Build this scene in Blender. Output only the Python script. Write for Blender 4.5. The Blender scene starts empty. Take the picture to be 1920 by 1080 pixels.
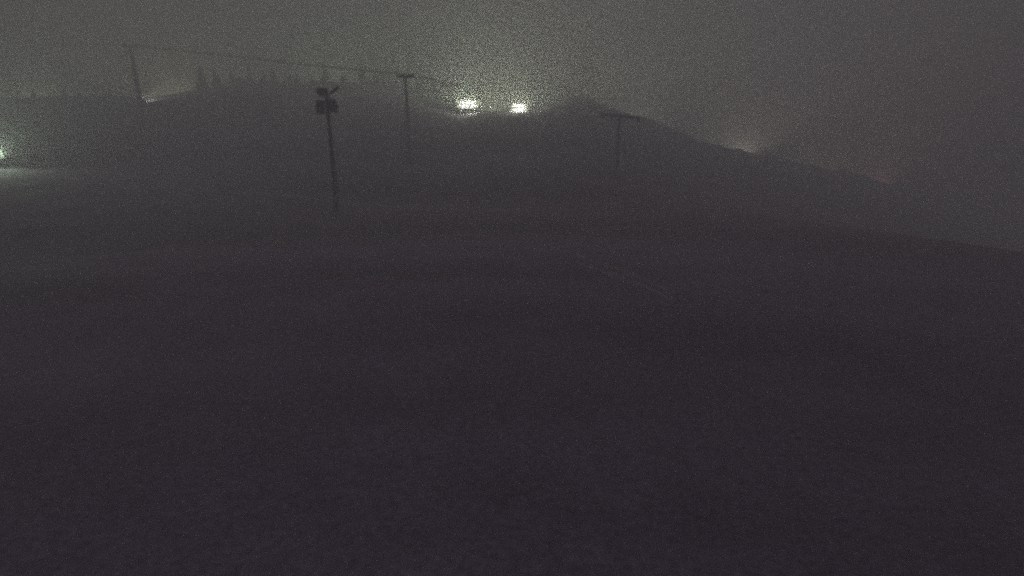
import bpy, bmesh, math, random
from mathutils import Vector, Matrix, noise

R = math.radians
scene = bpy.context.scene
col = scene.collection

# ------------------------------------------------------------------ camera
F_PX, PITCH, CAM_Z = 1200.0, R(20.0), 9.0            # photo is 1920 x 1080
cam_data = bpy.data.cameras.new('webcam')
cam_data.sensor_width = 36.0
cam_data.lens = 36.0 * F_PX / 1920.0
cam_data.clip_start, cam_data.clip_end = 0.1, 6000.0
cam = bpy.data.objects.new('webcam', cam_data)
col.objects.link(cam)
cam.location = (0, 0, CAM_Z)
cam.rotation_euler = (math.pi / 2 - PITCH, 0, 0)
scene.camera = cam

# ------------------------------------------------------------------ night sky (overcast, barely lit)
world = bpy.data.worlds.new('World')
scene.world = world
world.use_nodes = True
wn, wl = world.node_tree.nodes, world.node_tree.links
wn.clear()
w_out = wn.new('ShaderNodeOutputWorld')
w_sky = wn.new('ShaderNodeTexSky')
w_sky.sky_type = 'NISHITA'
w_sky.sun_disc = False
w_sky.sun_elevation = R(-4.0)
w_sky.sun_rotation = R(200.0)
w_b1 = wn.new('ShaderNodeBackground')
w_b1.inputs['Strength'].default_value = 0.05
w_b2 = wn.new('ShaderNodeBackground')                 # cloud base lit by the resort's lamps
w_b2.inputs['Color'].default_value = (1.0, 0.905, 0.99, 1)
w_b2.inputs['Strength'].default_value = 0.147
w_add = wn.new('ShaderNodeAddShader')
wl.new(w_sky.outputs[0], w_b1.inputs['Color'])
wl.new(w_b1.outputs[0], w_add.inputs[0])
wl.new(w_b2.outputs[0], w_add.inputs[1])
wl.new(w_add.outputs[0], w_out.inputs['Surface'])

vs = scene.view_settings
vs.view_transform, vs.look, vs.exposure, vs.gamma = 'Standard', 'None', 0.0, 1.0
vs.use_curve_mapping = False
cy = scene.cycles
cy.use_denoising = False                              # keep the grain of the low light
cy.use_adaptive_sampling = False
cy.volume_bounces = 3
cy.filter_width = 3.0                                 # soft webcam optics
cy.max_bounces = 6
cy.sample_clamp_direct = 0.0
cy.sample_clamp_indirect = 2.0

FOG_DENSITY = 0.0122
LAMP_COL = (0.92, 1.0, 0.76)
TINTS = [(0.68, 1.0, 0.58), (0.95, 0.95, 0.58), (0.82, 1.0, 0.85), (0.92, 1.0, 0.64), (0.96, 0.93, 0.68)]   # ageing lamps of mixed tint

# ------------------------------------------------------------------ pixel -> direction
def ray(px, py):
    x, y = (px - 960) / F_PX, (540 - py) / F_PX
    c, s = math.cos(PITCH), math.sin(PITCH)
    return Vector((x, c + y * s, -s + y * c))

def at(px, py, r):
    """point on the pixel's ray at horizontal distance r from the camera"""
    d = ray(px, py)
    k = r / math.hypot(d.x, d.y)
    return Vector((d.x * k, d.y * k, CAM_Z + d.z * k))

def az_el(px, py):
    d = ray(px, py)
    return math.atan2(d.x, d.y), math.atan2(d.z, math.hypot(d.x, d.y))

def lerp_table(t, x):
    if x <= t[0][0]: return t[0][1]
    for (x0, y0), (x1, y1) in zip(t, t[1:]):
        if x <= x1:
            k = (x - x0) / (x1 - x0)
            k = k * k * (3 - 2 * k) * 0.5 + k * 0.5
            return y0 + (y1 - y0) * k
    return t[-1][1]

# ------------------------------------------------------------------ terrain
SKYLINE = [(-500, 190), (-200, 186), (0, 184), (150, 181), (235, 181), (262, 189), (300, 181), (360, 171),
           (420, 162), (500, 155), (600, 152), (700, 158), (770, 170), (820, 188), (870, 206), (930, 211),
           (1000, 209), (1035, 196), (1068, 180), (1102, 184), (1145, 203), (1200, 217), (1260, 240),
           (1320, 266), (1430, 288), (1550, 314), (1700, 348), (1850, 400), (2100, 470), (2500, 520)]
SKY_AE = [az_el(*p) for p in SKYLINE]
RIDGE_R = [(R(-60), 184), (R(-30), 188), (R(-14), 212), (R(-6), 198), (R(-2), 168), (R(3), 167), (R(6), 180), (R(9), 204), (R(15), 250), (R(21), 292), (R(30), 335), (R(60), 340)]

def terrain(x, y):
    r, a = math.hypot(x, y), math.atan2(x, y)
    if abs(a) > R(60):                                # behind the camera the hill simply carries on
        a = math.copysign(R(60), a)
    rr = lerp_table(RIDGE_R, a)
    zr = CAM_Z + rr * math.tan(lerp_table(SKY_AE, a))
    mid = -4.6 + (zr + 4.6) * 0.30
    k = min(1.0, max(0.0, (a - R(8)) / R(10)))        # the far side falls away faster past the knoll
    t = [(0, 0.0), (22, -1.8), (62, -5.4), (105, mid - 1.2), (rr, zr), (rr + 40, zr - 2.8 - 12 * k),
         (rr + 130, zr - 18 - 20 * k), (rr + 300, zr - 50 - 20 * k), (1300, zr - 150 - 20 * k)]
    z = lerp_table(t, r)
    amp = min(1.0, r / 25.0)
    z += amp * (0.35 * noise.noise(Vector((x, y, 0)) * 0.06) + 0.13 * noise.noise(Vector((x, y, 7)) * 0.31)
                + 0.05 * noise.noise(Vector((x, y, 3)) * 1.1))
    return z

def hit(px, py):
    """where the pixel's ray meets the ground"""
    r = 5.0
    while r < 900:
        p = at(px, py, r)
        if p.z <= terrain(p.x, p.y):
            return Vector((p.x, p.y, terrain(p.x, p.y)))
        r += 0.25
    return at(px, py, 900)

# ------------------------------------------------------------------ materials
def mat(name, color, rough=0.7, metal=0.0, spread=0.25, scale=6.0, bump=0.0):
    m = bpy.data.materials.new(name)
    m.use_nodes = True
    n, l = m.node_tree.nodes, m.node_tree.links
    b = n['Principled BSDF']
    tc = n.new('ShaderNodeTexCoord')
    nz = n.new('ShaderNodeTexNoise')
    nz.inputs['Scale'].default_value = scale
    nz.inputs['Detail'].default_value = 6
    cr = n.new('ShaderNodeValToRGB')
    cr.color_ramp.elements[0].position, cr.color_ramp.elements[1].position = 0.3, 0.7
    cr.color_ramp.elements[0].color = tuple(c * (1 - spread) for c in color) + (1,)
    cr.color_ramp.elements[1].color = tuple(min(1, c * (1 + spread)) for c in color) + (1,)
    l.new(tc.outputs['Object'], nz.inputs['Vector'])
    l.new(nz.outputs['Fac'], cr.inputs[0])
    l.new(cr.outputs[0], b.inputs['Base Color'])
    b.inputs['Roughness'].default_value = rough
    b.inputs['Metallic'].default_value = metal
    if bump:
        bp = n.new('ShaderNodeBump')
        bp.inputs['Strength'].default_value = bump
        l.new(nz.outputs['Fac'], bp.inputs['Height'])
        l.new(bp.outputs[0], b.inputs['Normal'])
    return m

def emit(name, color, strength):
    m = bpy.data.materials.new(name)
    m.use_nodes = True
    n, l = m.node_tree.nodes, m.node_tree.links
    n.clear()
    o = n.new('ShaderNodeOutputMaterial')
    e = n.new('ShaderNodeEmission')
    e.inputs['Color'].default_value = (*color, 1)
    e.inputs['Strength'].default_value = strength
    l.new(e.outputs[0], o.inputs['Surface'])
    return m

M_STEEL = mat('galvanised_steel', (0.30, 0.30, 0.31), 0.6, 0.0)
M_DSTEEL = mat('weathered_steel', (0.10, 0.10, 0.104), 0.7)
M_GREY = mat('dull_grey_paint', (0.10, 0.10, 0.105), 0.7)
M_DARK = mat('dark_housing', (0.03, 0.03, 0.032), 0.55, 0.1)
M_GLASS = mat('unlit_lamp_glass', (0.05, 0.055, 0.06), 0.25)
M_CONC = mat('concrete', (0.22, 0.21, 0.2), 0.9, 0, 0.2, 3, 0.2)
M_CABLE = mat('steel_rope', (0.03, 0.03, 0.03), 0.7)
M_NEEDLE = mat('spruce_needles', (0.028, 0.042, 0.024), 0.8, 0, 0.4, 2)
M_BARK = mat('spruce_bark', (0.06, 0.045, 0.035), 0.9, 0, 0.3, 8)
M_LENS = emit('lit_lens', LAMP_COL, 3.5)
M_LENS_MID = emit('bright_lens', (0.95, 1.0, 0.86), 7.0)
M_LENS_HOT = emit('very_bright_lens', (0.97, 1.0, 0.92), 9.0)
M_LENS_GREEN = emit('greenish_lit_lens', (0.78, 1.0, 0.74), 1.5)
M_SMALL = emit('small_lit_lens', (0.9, 1.0, 0.95), 22.0)
M_PINK = emit('pink_lit_lens', (1.0, 0.55, 0.5), 2.0)

def ground_material():
    m = bpy.data.materials.new('dark_meadow')
    m.use_nodes = True
    n, l = m.node_tree.nodes, m.node_tree.links
    b = n['Principled BSDF']
    tc = n.new('ShaderNodeTexCoord')
    def ns(scale, detail=8):
        t = n.new('ShaderNodeTexNoise')
        t.inputs['Scale'].default_value = scale
        t.inputs['Detail'].default_value = detail
        l.new(tc.outputs['Object'], t.inputs['Vector'])
        return t
    big, midn, fine = ns(0.05, 5), ns(0.4), ns(5.0)
    mp = n.new('ShaderNodeMapping')                   # worn bands run across the slope
    mp.inputs['Scale'].default_value = (0.45, 1.5, 1)
    mp.inputs['Rotation'].default_value = (0, 0, 0.18)
    l.new(tc.outputs['Object'], mp.inputs['Vector']); l.new(mp.outputs[0], big.inputs['Vector'])
    def ramp(src, c0, c1, p0, p1):
        r_ = n.new('ShaderNodeValToRGB')
        e = r_.color_ramp.elements
        e[0].position, e[1].position = p0, p1
        e[0].color, e[1].color = (*c0, 1), (*c1, 1)
        l.new(src.outputs['Fac'], r_.inputs[0])
        return r_
    a = ramp(midn, (0.125, 0.096, 0.142), (0.18, 0.142, 0.202), 0.35, 0.65)
    c = ramp(big, (0.24, 0.192, 0.272), (0.085, 0.067, 0.097), 0.4, 0.62)
    mx = n.new('ShaderNodeMixRGB')
    mx.inputs[0].default_value = 0.5
    l.new(a.outputs[0], mx.inputs[1]); l.new(c.outputs[0], mx.inputs[2])
    f = ramp(fine, (0.7, 0.7, 0.7), (1.25, 1.25, 1.25), 0.3, 0.7)
    mu = n.new('ShaderNodeMixRGB'); mu.blend_type = 'MULTIPLY'; mu.inputs[0].default_value = 1
    l.new(mx.outputs[0], mu.inputs[1]); l.new(f.outputs[0], mu.inputs[2])
    l.new(mu.outputs[0], b.inputs['Base Color'])
    b.inputs['Roughness'].default_value = 0.95
    b.inputs['Specular IOR Level'].default_value = 0.15
    bp = n.new('ShaderNodeBump'); bp.inputs['Strength'].default_value = 0.5; bp.inputs['Distance'].default_value = 0.08
    l.new(fine.outputs['Fac'], bp.inputs['Height'])
    l.new(bp.outputs[0], b.inputs['Normal'])
    return m

M_GROUND = ground_material()
M_TRACK = mat('pale_gravel', (0.22, 0.19, 0.22), 0.95, 0, 0.25, 1.5, 0.3)

# ------------------------------------------------------------------ mesh helpers
class MB:
    def __init__(self): self.v, self.f = [], []
    def add(self, verts, faces):
        o = len(self.v)
        self.v += [tuple(p) for p in verts]
        self.f += [tuple(i + o for i in q) for q in faces]
        return self
    def tube(self, p0, p1, r0, r1=None, n=12, caps=True):
        p0, p1 = Vector(p0), Vector(p1)
        r1 = r0 if r1 is None else r1
        d = (p1 - p0).normalized()
        u = d.orthogonal().normalized(); w = d.cross(u)
        vs_ = []
        for p, r_ in ((p0, r0), (p1, r1)):
            for i in range(n):
                a = 2 * math.pi * i / n
                vs_.append(p + u * math.cos(a) * r_ + w * math.sin(a) * r_)
        fs = [(i, (i + 1) % n, n + (i + 1) % n, n + i) for i in range(n)]
        if caps: fs += [tuple(range(n))[::-1], tuple(range(n, 2 * n))]
        return self.add(vs_, fs)
    def box(self, c, s, rot=None, taper=1.0):
        c = Vector(c); rot = rot or Matrix.Identity(3)
        vs_ = []
        for z in (-1, 1):
            k = taper if z > 0 else 1.0
            for x, y in ((-1, -1), (1, -1), (1, 1), (-1, 1)):
                vs_.append(c + rot @ Vector((x * s[0] / 2 * k, y * s[1] / 2 * k, z * s[2] / 2)))
        return self.add(vs_, [(3, 2, 1, 0), (4, 5, 6, 7), (0, 1, 5, 4), (1, 2, 6, 5), (2, 3, 7, 6), (3, 0, 4, 7)])
    def path(self, pts, r, n=6):
        pts = [Vector(p) for p in pts]
        vs_, fs = [], []
        for i, p in enumerate(pts):
            d = (pts[min(i + 1, len(pts) - 1)] - pts[max(i - 1, 0)]).normalized()
            u = d.cross(Vector((0, 0, 1))).normalized(); w = u.cross(d)
            for k in range(n):
                a = 2 * math.pi * k / n
                vs_.append(p + u * math.cos(a) * r + w * math.sin(a) * r)
        for i in range(len(pts) - 1):
            for k in range(n):
                fs.append((i * n + k, i * n + (k + 1) % n, (i + 1) * n + (k + 1) % n, (i + 1) * n + k))
        return self.add(vs_, fs)
    def build(self, name, material, parent=None, smooth=False):
        me = bpy.data.meshes.new(name)
        me.from_pydata(self.v, [], self.f)
        me.materials.append(material)
        me.update()
        if smooth:
            for p in me.polygons: p.use_smooth = True
        o = bpy.data.objects.new(name, me)
        col.objects.link(o)
        o.parent = parent
        return o

def tag(o, label=None, cat=None, group=None, kind=None):
    for k, v in (('label', label), ('category', cat), ('group', group), ('kind', kind)):
        if v: o[k] = v
    return o

def thing(name, loc, label, cat, group=None):
    o = bpy.data.objects.new(name, None)
    o.empty_display_size = 0.5
    col.objects.link(o)
    o.location = loc
    return tag(o, label, cat, group)

def spot(name, parent, loc, target_dir, power, size, blend=0.6, color=LAMP_COL, radius=0.15):
    l = bpy.data.lights.new(name, 'SPOT')
    l.energy, l.color, l.spot_size, l.spot_blend, l.shadow_soft_size = power, color, size, blend, radius
    o = bpy.data.objects.new(name, l)
    col.objects.link(o)
    o.parent = parent
    o.location = loc
    o.rotation_euler = Vector(target_dir).to_track_quat('-Z', 'Y').to_euler()
    return o

def bulb(parent, loc, power, color=LAMP_COL, radius=0.0):
    l = bpy.data.lights.new('bulb', 'POINT')
    l.energy, l.color, l.shadow_soft_size = power, color, radius
    o = bpy.data.objects.new('bulb', l)
    col.objects.link(o)
    o.parent = parent
    o.location = loc
    return o

def aim(d):
    """matrix whose +Y looks along d, Z roughly up"""
    d = Vector(d).normalized()
    x = d.cross(Vector((0, 0, 1))).normalized()
    return Matrix((x, d, x.cross(d))).transposed()

# ------------------------------------------------------------------ setting: hillside
def build_terrain():
    azs = []
    a = -180.0
    while a < 180.0 - 1e-6:
        azs.append(R(a))
        a += 0.30 if abs(a) < 46 else 2.0
    rs = [0.8]
    while rs[-1] < 1250:
        r_ = rs[-1]
        rs.append(r_ + max(0.35, r_ * 0.016) if r_ < 240 else r_ * 1.05)
    v = [(0, 0, terrain(0.01, 0.01))]
    for r_ in rs:
        for a in azs:
            x, y = r_ * math.sin(a), r_ * math.cos(a)
            v.append((x, y, terrain(x, y)))
    n = len(azs)
    f = [(0, 1 + (i + 1) % n, 1 + i) for i in range(n)]
    for k in range(len(rs) - 1):
        o = 1 + k * n
        for i in range(n):
            j = (i + 1) % n
            f.append((o + i, o + j, o + n + j, o + n + i))
    mb = MB(); mb.v, mb.f = v, f
    g = mb.build('hillside', M_GROUND, None, True)
    return tag(g, 'dark grassy hillside rising to a fog-bound crest', 'hillside', kind='structure')
build_terrain()

def ribbon(name, pts, half, label):
    mb = MB()
    dense = []
    for p, q in zip(pts, pts[1:]):
        k = max(2, int((q - p).length / 0.6))
        dense += [p.lerp(q, i / k) for i in range(k)]
    dense.append(pts[-1])
    v, f = [], []
    for i, p in enumerate(dense):
        d = dense[min(i + 1, len(dense) - 1)] - dense[max(i - 1, 0)]
        s = Vector((d.y, -d.x, 0)).normalized()
        wob = 1 + 0.25 * noise.noise(Vector((p.x, p.y, 1)) * 0.5)
        for t in (-1, -0.33, 0.33, 1):
            q = p + s * half * t * wob
            v.append((q.x, q.y, terrain(q.x, q.y) + (0.05 if abs(t) < 0.9 else -0.04)))
    for i in range(len(dense) - 1):
        for j in range(3):
            f.append((i * 4 + j, i * 4 + j + 1, i * 4 + 5 + j, i * 4 + 4 + j))
    mb.add(v, f)
    return tag(mb.build(name, M_TRACK, None, True), label, 'path', kind='structure')
ribbon('path', [hit(*p) for p in ((440, 361), (480, 364), (540, 367), (600, 373), (660, 382), (740, 389), (860, 393), (990, 394))], 0.8,
       'narrow pale worn path crossing the dark slope past the mast')
for dy in (0, 14):
    ribbon('wheel_track', [hit(x, y + dy) for x, y in ((1085, 480), (1150, 502), (1210, 524), (1270, 552))], 0.26,
           'faint wheel track running diagonally down the dark slope')
# ------------------------------------------------------------------ haze
def build_haze():
    xs, ys, z0, z1 = (-1300, 1300), (-1300, 1300), -260.0, 52.0
    mb = MB().box((0, 0, (z0 + z1) / 2), (xs[1] - xs[0], ys[1] - ys[0], z1 - z0))
    m = bpy.data.materials.new('night_fog')
    m.use_nodes = True
    n, l = m.node_tree.nodes, m.node_tree.links
    n.clear()
    o = n.new('ShaderNodeOutputMaterial')
    p = n.new('ShaderNodeVolumePrincipled')
    p.inputs['Color'].default_value = (0.92, 0.92, 0.92, 1)
    p.inputs['Density'].default_value = FOG_DENSITY
    p.inputs['Anisotropy'].default_value = 0.0
    l.new(p.outputs[0], o.inputs['Volume'])
    h = mb.build('haze', m)
    return tag(h, 'even grey night fog lying over the whole slope', 'fog', kind='stuff')
build_haze()

# ------------------------------------------------------------------ unlit floodlight mast
def floodlight_mast():
    r = 62.0
    base = at(633, 402, r); base.z = terrain(base.x, base.y) - 0.05
    top = at(604, 162, r).z
    h = top - base.z
    t = thing('floodlight_mast', base, 'tall dark mast carrying four unlit floodlights in two tiers', 'light mast')
    MB().tube((0, 0, 0), (0, 0, h - 0.15), 0.24, 0.16, 16).build('pole', M_DARK, t, True)
    MB().box((0, 0, 0.25), (1.0, 1.0, 0.6), taper=0.9).build('base', M_CONC, t)
    s = r / F_PX * 1.06                                # metres per photo pixel out there
    MB().box((0, -0.02, h - 0.95), (0.62, 0.12, 0.14)).build('crossbar', M_STEEL, t)
    MB().box((0.05, -0.02, h - 1.9), (1.4, 0.14, 0.16)).build('crossbar', M_STEEL, t)
    # upper pair: a round drum and a tilted flat panel on an arm
    mb = MB()
    c = Vector((-0.42, -0.05, h - 0.42)); d = Vector((-0.35, -0.85, -0.35)).normalized()
    mb.tube(c - d * 0.30, c + d * 0.12, 0.24, 0.37, 18).tube(c + d * 0.12, c + d * 0.22, 0.40, 0.40, 18)
    fl = mb.build('floodlight', M_DARK, t)
    MB().tube(c + d * 0.221, c + d * 0.235, 0.34, 0.34, 18).build('lens', M_GLASS, fl)
    MB().tube((0, 0, h - 0.75), c - d * 0.2, 0.06, 0.06, 8).build('yoke', M_STEEL, fl)
    ang = Matrix.Rotation(R(-36), 3, 'Y')
    c = Vector((0.78, -0.05, h - 0.33))
    fl = MB().box(c, (0.92, 0.62, 0.20), ang).build('floodlight', M_DARK, t)
    MB().box(c + ang @ Vector((0, 0, -0.112)), (0.82, 0.52, 0.02), ang).build('lens', M_GLASS, fl)
    MB().tube((0, 0, h - 0.92), c + ang @ Vector((-0.3, 0, 0)), 0.07, 0.06, 8).build('arm', M_STEEL, fl)
    # lower pair: big boxy floods with hoods
    for sx, dz, yaw in ((-1, 0.0, 24), (1, 0.14, -32)):
        rot = Matrix.Rotation(R(yaw), 3, 'Z') @ Matrix.Rotation(R(18), 3, 'X')
        c = Vector((sx * 0.56, -0.28, h - 1.78 + dz))
        fl = MB().box(c, (0.72, 0.34, 1.16), rot).box(c + rot @ Vector((0, 0.27, 0)), (0.5, 0.22, 0.7), rot).build('floodlight', M_DARK, t)
        MB().box(c + rot @ Vector((0, -0.18, 0)), (0.62, 0.02, 1.04), rot).build('lens', M_GLASS, fl)
        MB().box(c + rot @ Vector((0, -0.32, 0.605)), (0.76, 0.36, 0.03), rot).build('hood', M_DARK, fl)
        MB().tube((0, -0.05, h - 1.9), c, 0.06, 0.06, 8).build('yoke', M_STEEL, fl)
    MB().box((0, -0.32, 1.7), (0.42, 0.22, 0.62)).build('switch_box', M_STEEL, t)
floodlight_mast()

# ------------------------------------------------------------------ lift line: three pylons, two ropes
A_ = at(243, 83, 140.0)
b_ = hit(764, 304)
B_ = at(760, 139, math.hypot(b_.x, b_.y))
dirv = Vector((B_.x - A_.x, B_.y - A_.y, 0))
LINE = dirv.normalized()
SIDE = Vector((LINE.y, -LINE.x, 0))
GAUGE = 0.95

def pylon(top, label, r0, r1):
    z0 = terrain(top.x, top.y) - 0.1
    h = top.z - z0
    t = thing('lift_pylon', (top.x, top.y, z0), label, 'lift pylon', 'pylons of the lift line')
    MB().box((0, 0, 0.3), (1.6, 1.6, 0.8), taper=0.85).build('base', M_CONC, t)
    MB().tube((0, 0, 0.2), (0, 0, h * 0.78), r0, r0 * 0.72 + r1 * 0.28, 18).tube((0, 0, h * 0.78), (0, 0, h - 0.25), r0 * 0.6 + r1 * 0.4, r1, 18).build('tube', M_DSTEEL, t, True)
    rot = Matrix((SIDE, LINE, Vector((0, 0, 1)))).transposed()
    MB().box((0, 0, h - 0.42), (2 * GAUGE + 0.4, 0.18, 0.20), rot).build('crossarm', M_DSTEEL, t)
    for s in (-1, 1):
        c = SIDE * GAUGE * s + Vector((0, 0, h - 0.2))
        mb = MB().box(c + Vector((0, 0, -0.1)), (0.06, 1.3, 0.12), rot)
        sh = mb.build('sheave_beam', M_DARK, t)
        for k in (-0.5, -0.17, 0.17, 0.5):
            p = c + LINE * k + Vector((0, 0, -0.02))
            MB().tube(p - SIDE * 0.05, p + SIDE * 0.05, 0.13, 0.13, 14).build('sheave_wheel', M_DARK, sh)
    ld = MB()
    rr_ = r0 + 0.16
    off = LINE * -rr_
    for s in (-0.2, 0.2):
        ld.tube(off + SIDE * s + Vector((0, 0, 0.8)), off * 0.75 + SIDE * s + Vector((0, 0, h - 0.6)), 0.022, 0.022, 5)
    for k in range(int((h - 1.6) / 0.4)):
        z = 1.0 + k * 0.4
        q = off * (1 - 0.25 * z / h) + Vector((0, 0, z))
        ld.tube(q - SIDE * 0.2, q + SIDE * 0.2, 0.016, 0.016, 5)
    ld.build('ladder', M_DSTEEL, t)
    return t
pylon(A_, 'thick tubular lift pylon beside the glow on the ridge edge', 0.44, 0.16)
pylon(B_, 'slender lift pylon between the floodlight mast and the lit lamp banks', 0.15, 0.10)

def rope(s, label):
    off = SIDE * GAUGE * s
    over = at(960, 176, 205.0)                         # the line bends at the slender pylon and drops behind the saddle
    end = over + (over - B_).normalized() * 70
    end.z = terrain(end.x, end.y) + 1.0
    a0 = az_el(-60, 82)[0]
    k0 = (A_.y * math.tan(a0) - A_.x) / (LINE.x - LINE.y * math.tan(a0))
    q0 = A_ + LINE * k0
    q0.z = at(-60, 78, math.hypot(q0.x, q0.y)).z
    stops = [q0 + (q0 - A_) * 1.0, A_, B_, over, end]
    pts = []
    for p, q in zip(stops, stops[1:]):
        L = (q - p).length
        for i in range(24):
            k = i / 24
            w = p.lerp(q, k) + off
            w.z -= L * 0.003 * 4 * k * (1 - k)
            pts.append(w + Vector((0, 0, 0.0)))
    pts.append(stops[-1] + off)
    return tag(MB().path(pts, 0.038, 6).build('lift_cable', M_CABLE, None, True), label, 'cable', 'ropes of the lift line')
rope(-1, 'thin dark lift rope, upper of the two strung between the pylons')
rope(1, 'thin dark lift rope, lower of the two strung between the pylons')

# ------------------------------------------------------------------ lit lamp banks in the saddle
def lamp_head(parent, c, d, w, hgt, lens_mat):
    rot = aim(d)
    hd = MB().box(c, (w, 0.22, hgt), rot).box(Vector(c) + rot @ Vector((0, -0.16, 0)), (w * 0.6, 0.12, hgt * 0.6), rot).build('lamp_head', M_DARK, parent)
    MB().box(Vector(c) + rot @ Vector((0, 0.116, 0)), (w * 0.86, 0.012, hgt * 0.86), rot).build('lens', lens_mat, hd)
    return hd

def lamp_bank(px0, px1, py0, py1, ncol, r, label, power, seed):
    rnd = random.Random(seed)
    pc = at((px0 + px1) / 2, (py0 + py1) / 2, r)
    zg = terrain(pc.x, pc.y) - 0.05
    t = thing('lamp_bank', (pc.x, pc.y, zg), label, 'floodlight bank', 'lit floodlight banks')
    a = math.atan2(pc.x, pc.y)
    right = Vector((math.cos(a), -math.sin(a), 0))
    back = Vector((math.sin(a), math.cos(a), 0))
    width = (at(px1, py0, r) - at(px0, py0, r)).length
    hz = pc.z - zg
    rowz = (at(px0, py0, r).z - at(px0, py1, r).z) / 2
    for s in (-1, 1):
        MB().tube(right * s * width * 0.38, right * s * width * 0.38 + Vector((0, 0, hz + rowz + 0.3)), 0.10, 0.08, 10).build('post', M_STEEL, t)
    rot = Matrix((right, back, Vector((0, 0, 1)))).transposed()
    for zz in (-rowz, rowz):
        MB().box((0, 0, hz + zz - 0.34) , (width + 0.5, 0.10, 0.10), rot).build('rail', M_STEEL, t)
    for row, zz in enumerate((rowz, -rowz)):
        for k in range(ncol):
            x = (k / (ncol - 1) - 0.5) * width
            d = -back + right * rnd.uniform(-0.5, 0.5) + Vector((0, 0, rnd.uniform(-0.35, 0.0)))
            edge = abs(k / (ncol - 1) - 0.5) * 2
            lm = M_LENS if edge > 0.8 else (M_LENS_HOT if rnd.random() < 0.6 else M_LENS_MID)
            lamp_head(t, right * x - back * 0.18 + Vector((0, 0, hz + zz + rnd.uniform(-0.06, 0.06))), d, 0.90, 0.86, lm)
    for s in (-0.36, -0.12, 0.12, 0.36):
        for zz in (-rowz, rowz):
            q = right * s * width - back * 0.55 + Vector((0, 0, hz + zz))
            tint = TINTS[rnd.randrange(5)]
            bulb(t, q, power * 0.22 / 8, tint, 0.0)
            spot('bulb', t, q, Vector((0, 0, 1)) - back * 0.12, power * 0.7 / 8, R(178), 0.25, tint, 0.0)
    return t
lamp_bank(860, 893, 192, 199, 5, 170.0, 'wider bank of bright lamps in the saddle below the crest', 26000, 1)
lamp_bank(961, 986, 199, 206, 5, 169.0, 'more compact bank of bright lamps next to the dark knoll', 26000, 2)

def small_lamp(px, pys, r, label):
    p = at(px, pys[0], r)
    zg = terrain(p.x, p.y) - 0.05
    t = thing('lamp_post', (p.x, p.y, zg), label, 'lamp post', 'small lamps between the banks')
    MB().tube((0, 0, 0), (0, 0, p.z - zg + 0.15), 0.06, 0.045, 8).build('post', M_STEEL, t)
    for py in pys:
        z = at(px, py, r).z - zg
        lamp_head(t, Vector((0, -0.18, z)), Vector((0, -1, -0.1)), 0.26, 0.2, M_SMALL)
small_lamp(894, (198.5,), 168.0, 'small lamp post with one lamp touching the glow of the wider bank')
small_lamp(902, (193, 200), 168.5, 'small lamp post with two lamps stacked one above the other')
small_lamp(920, (200.5,), 169.0, 'small lone faint lamp post midway between the two bright banks')

# ------------------------------------------------------------------ other floodlights
def flood_post(name, p, d, power, cone, label, color=LAMP_COL, lens=None, size=(0.7, 0.5), blend=0.5):
    zg = terrain(p.x, p.y) - 0.05
    hz = p.z - zg
    t = thing(name, (p.x, p.y, zg), label, 'floodlight')
    d = Vector(d).normalized()
    MB().tube((0, 0, 0), (0, 0, hz + 0.2), 0.11, 0.08, 10).build('post', M_STEEL, t)
    rot = aim(d)
    lamp_head(t, Vector((0, 0, hz)) + d * 0.3, d, size[0], size[1], lens or M_LENS)
    if cone:
        spot('bulb', t, Vector((0, 0, hz)) + d * 0.6, d, power, cone, blend, color)
    else:
        bulb(t, Vector((0, 0, hz)) + d * 0.6, power, color, 0.1)
    return t
# at the edge of the picture, lighting the ground beside it
b_ = hit(-6, 309)
p = at(-6, 292, math.hypot(b_.x, b_.y))
fp = flood_post('floodlight_post', p, (0.6, -0.6, 0.65), 8000, R(130), 'bright greenish floodlight on a low post lighting the bank beside it', (0.78, 1.0, 0.72), M_LENS_GREEN, (1.5, 1.4))
spot('bulb', fp, (0.5, 0, p.z - fp.location.z), (0.97, 0.08, -0.035), 300, R(56), 0.8, (0.78, 1.0, 0.72))
# hidden by the thick pylon, raking the ridge edge
p = at(257, 182, lerp_table(RIDGE_R, az_el(257, 181)[0]) - 6)
p.z = max(p.z, terrain(p.x, p.y) + 1.0)
flood_post('floodlight_post', p, (0.92, 0.38, -0.06), 7000, R(80), 'small floodlight behind the thick pylon raking the ridge edge')
# sunk behind the falling ridge: only their glow shows
p = at(1392, 296, lerp_table(RIDGE_R, az_el(1392, 290)[0]) + 26)
p.z = terrain(p.x, p.y) + 2.0
flood_post('floodlight_post', p, (-0.15, 0.1, 0.9), 90000, R(176), 'floodlight sunk behind the falling ridge below the knoll, only its pale glow showing', (1.0, 0.95, 0.8))
p = at(1650, 346, lerp_table(RIDGE_R, az_el(1650, 340)[0]) + 36)
p.z = terrain(p.x, p.y) + 3.0
flood_post('floodlight_post', p, (0, 0.1, 1), 95000, R(150), 'pinkish lamp sunk behind the low end of the ridge, only its glow showing', (1.0, 0.5, 0.5), M_PINK, blend=0.9)
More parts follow.
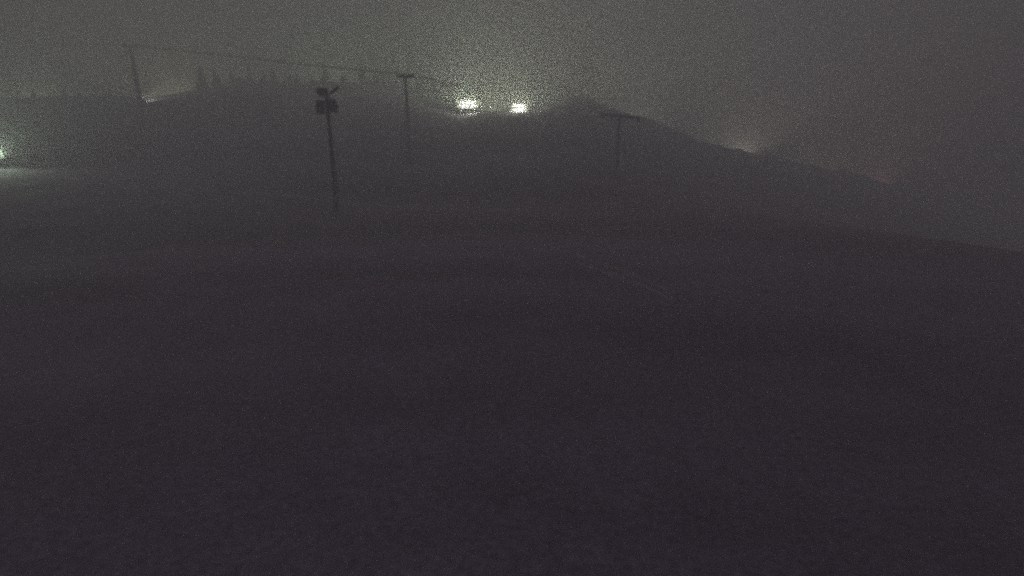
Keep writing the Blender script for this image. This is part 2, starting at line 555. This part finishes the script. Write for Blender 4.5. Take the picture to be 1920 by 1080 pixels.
# floodlit runs on the far side of the hill: the masts stand below the crest line, the fog above them glows; the last two are added sky fill
for (px, py, r_, pw, lab), tint in zip((
        (330, 205, 310, 110000, 'floodlight beyond the ridge behind the thick pylon, only its glow showing'),
        (620, 190, 330, 140000, 'floodlight beyond the rounded crest behind the unlit mast, only its glow showing'),
        (925, 245, 310, 170000, 'floodlight beyond the saddle between the lamp banks, only its glow showing'),
        (1190, 250, 350, 150000, 'floodlight beyond the knoll behind the T-shaped pole, only its glow showing'),
        (60, 190, 300, 45000, 'added unseen floodlight beyond the low ridge, brightening the sky above the small trees'),  # added unseen lamp, lifts the sky at far left
        (1540, 300, 430, 260000, 'added unseen floodlight beyond the falling end of the ridge, widely brightening the sky')),  # unseen lamp put in to brighten the right-hand sky and turn it olive
        (TINTS[1], TINTS[0], TINTS[3], TINTS[4], TINTS[3], TINTS[1])):
    p = at(px, py, r_)
    p.z = terrain(p.x, p.y) + 3.0
    flood_post('floodlight_post', p, (0, 0.55, 0.85), pw, R(165), lab, tint)

# ------------------------------------------------------------------ spruces on the knoll
def tree(px, py_top, r, label, seed, name='spruce_tree', group='spruces on the knoll', wide=0.30, gaps=0.12):
    rnd = random.Random(seed)
    top = at(px, py_top, r)
    zg = terrain(top.x, top.y) - 0.1
    h = top.z - zg
    t = thing(name, (top.x, top.y, zg), label, 'tree', group)
    MB().tube((0, 0, 0), (0, 0, h * 0.96), 0.14 + h * 0.008, 0.02, 8).build('trunk', M_BARK, t)
    mb = MB()
    z = h * 0.10
    while z < h * 0.985:
        k = 1 - z / h
        reach = (wide * h * k ** 0.8 + 0.15)
        nb = max(6, int(14 * k + 6))
        for i in range(nb):
            if rnd.random() < gaps: continue
            a = 2 * math.pi * (i + rnd.random()) / nb
            L = reach * rnd.uniform(0.65, 1.12)
            o = Vector((math.cos(a), math.sin(a), 0)); s = Vector((-o.y, o.x, 0))
            droop = rnd.uniform(0.15, 0.45)
            segs = 4
            for j in range(segs):
                k0, k1 = j / segs, (j + 1) / segs
                for q in (-1, 1):
                    p0 = o * L * k0 + Vector((0, 0, z - droop * L * k0 ** 1.4))
                    p1 = o * L * k1 + Vector((0, 0, z - droop * L * k1 ** 1.4))
                    wdt = (0.20 * L + 0.08) * (1.1 - k1) * rnd.uniform(0.7, 1.3)
                    tip = p1 + s * q * wdt + o * wdt * 0.7 + Vector((0, 0, -wdt * rnd.uniform(0.2, 0.8)))
                    mb.add([p0, p1, tip], [(0, 1, 2)])
        z += h * rnd.uniform(0.022, 0.04)
    mb.add([(0.04, 0, h * 0.95), (-0.04, 0.02, h * 0.95), (0, 0, h)], [(0, 1, 2)])
    mb.build('crown', M_NEEDLE, t)
tree(1048, 170, 174.0, 'narrow dark spruce on the knoll beside the compact lamp bank', 11)
tree(1066, 156, 177.0, 'tallest dark spruce on the knoll, middle of the three', 12)
tree(1090, 163, 178.0, 'broad dark spruce on the knoll towards the T-shaped pole', 13, wide=0.36)
rt = random.Random(5)
for k in range(32):
    px = 372 + k * 14 + rt.uniform(-16, 16)
    a, e = az_el(px, 160)
    rr = lerp_table(RIDGE_R, a)
    base_y = next(y for y in range(120, 320) if at(px, y, rr).z <= terrain(*at(px, y, rr).xy))
    big_one = rt.random() < 0.28 or px < 400
    tree(px, base_y - (rt.uniform(34, 52) if big_one else rt.uniform(8, 28)), rr + rt.uniform(-6, 5),
         'taller hazy tree standing out of the ragged row along the rounded crest' if big_one else 'low hazy tree in the ragged row along the rounded crest',
         40 + k, 'crest_tree', 'tall trees along the rounded crest' if big_one else 'low trees along the rounded crest',
         rt.uniform(0.3, 0.46) if big_one else rt.uniform(0.35, 0.7), rt.uniform(0.15, 0.45))
for k, px in enumerate((60, 118, 150, 205)):
    a, e = az_el(px, 180)
    rr = lerp_table(RIDGE_R, a)
    base_y = next(y for y in range(120, 320) if at(px, y, rr).z <= terrain(*at(px, y, rr).xy))
    tree(px, base_y - rt.uniform(8, 24), rr, 'small dim tree on the low ridge above the greenish floodlight', 90 + k, 'crest_tree',
         'trees on the low ridge', rt.uniform(0.25, 0.36), 0.3)

# ------------------------------------------------------------------ T-shaped pole on the slope
def t_pole():
    b = hit(1155, 332)
    b.z -= 0.1
    h = at(1158, 214, math.hypot(b.x, b.y)).z - b.z
    t = thing('t_shaped_pole', b, 'T-shaped pole with a broad crossarm standing below the knoll', 'pole')
    MB().tube((0, 0, 0), (0, 0, h), 0.22, 0.16, 14).build('pole', M_GREY, t, True)
    MB().box((0, 0, 0.15), (0.8, 0.8, 0.4), taper=0.85).build('base', M_CONC, t)
    rot = Matrix.Rotation(R(-6), 3, 'Y').inverted()
    MB().box((0.15, -0.02, h - 0.25), (5.0, 0.2, 0.3), rot).build('crossarm', M_GREY, t)
    for s_ in (-1, 1):
        MB().tube((s_ * 1.1 + 0.15, 0, h - 0.4), (0, 0, h - 1.5), 0.05, 0.05, 8).build('brace', M_DSTEEL, t)
    for x in (-2.1, -1.0, 1.2, 2.4):
        q = Vector((x, 0, h - 0.42 - 0.1 * x + 0.0))
        MB().box(q + Vector((0, 0, -0.12)), (0.26, 0.3, 0.32)).build('roller_box', M_GREY, t)
t_pole()
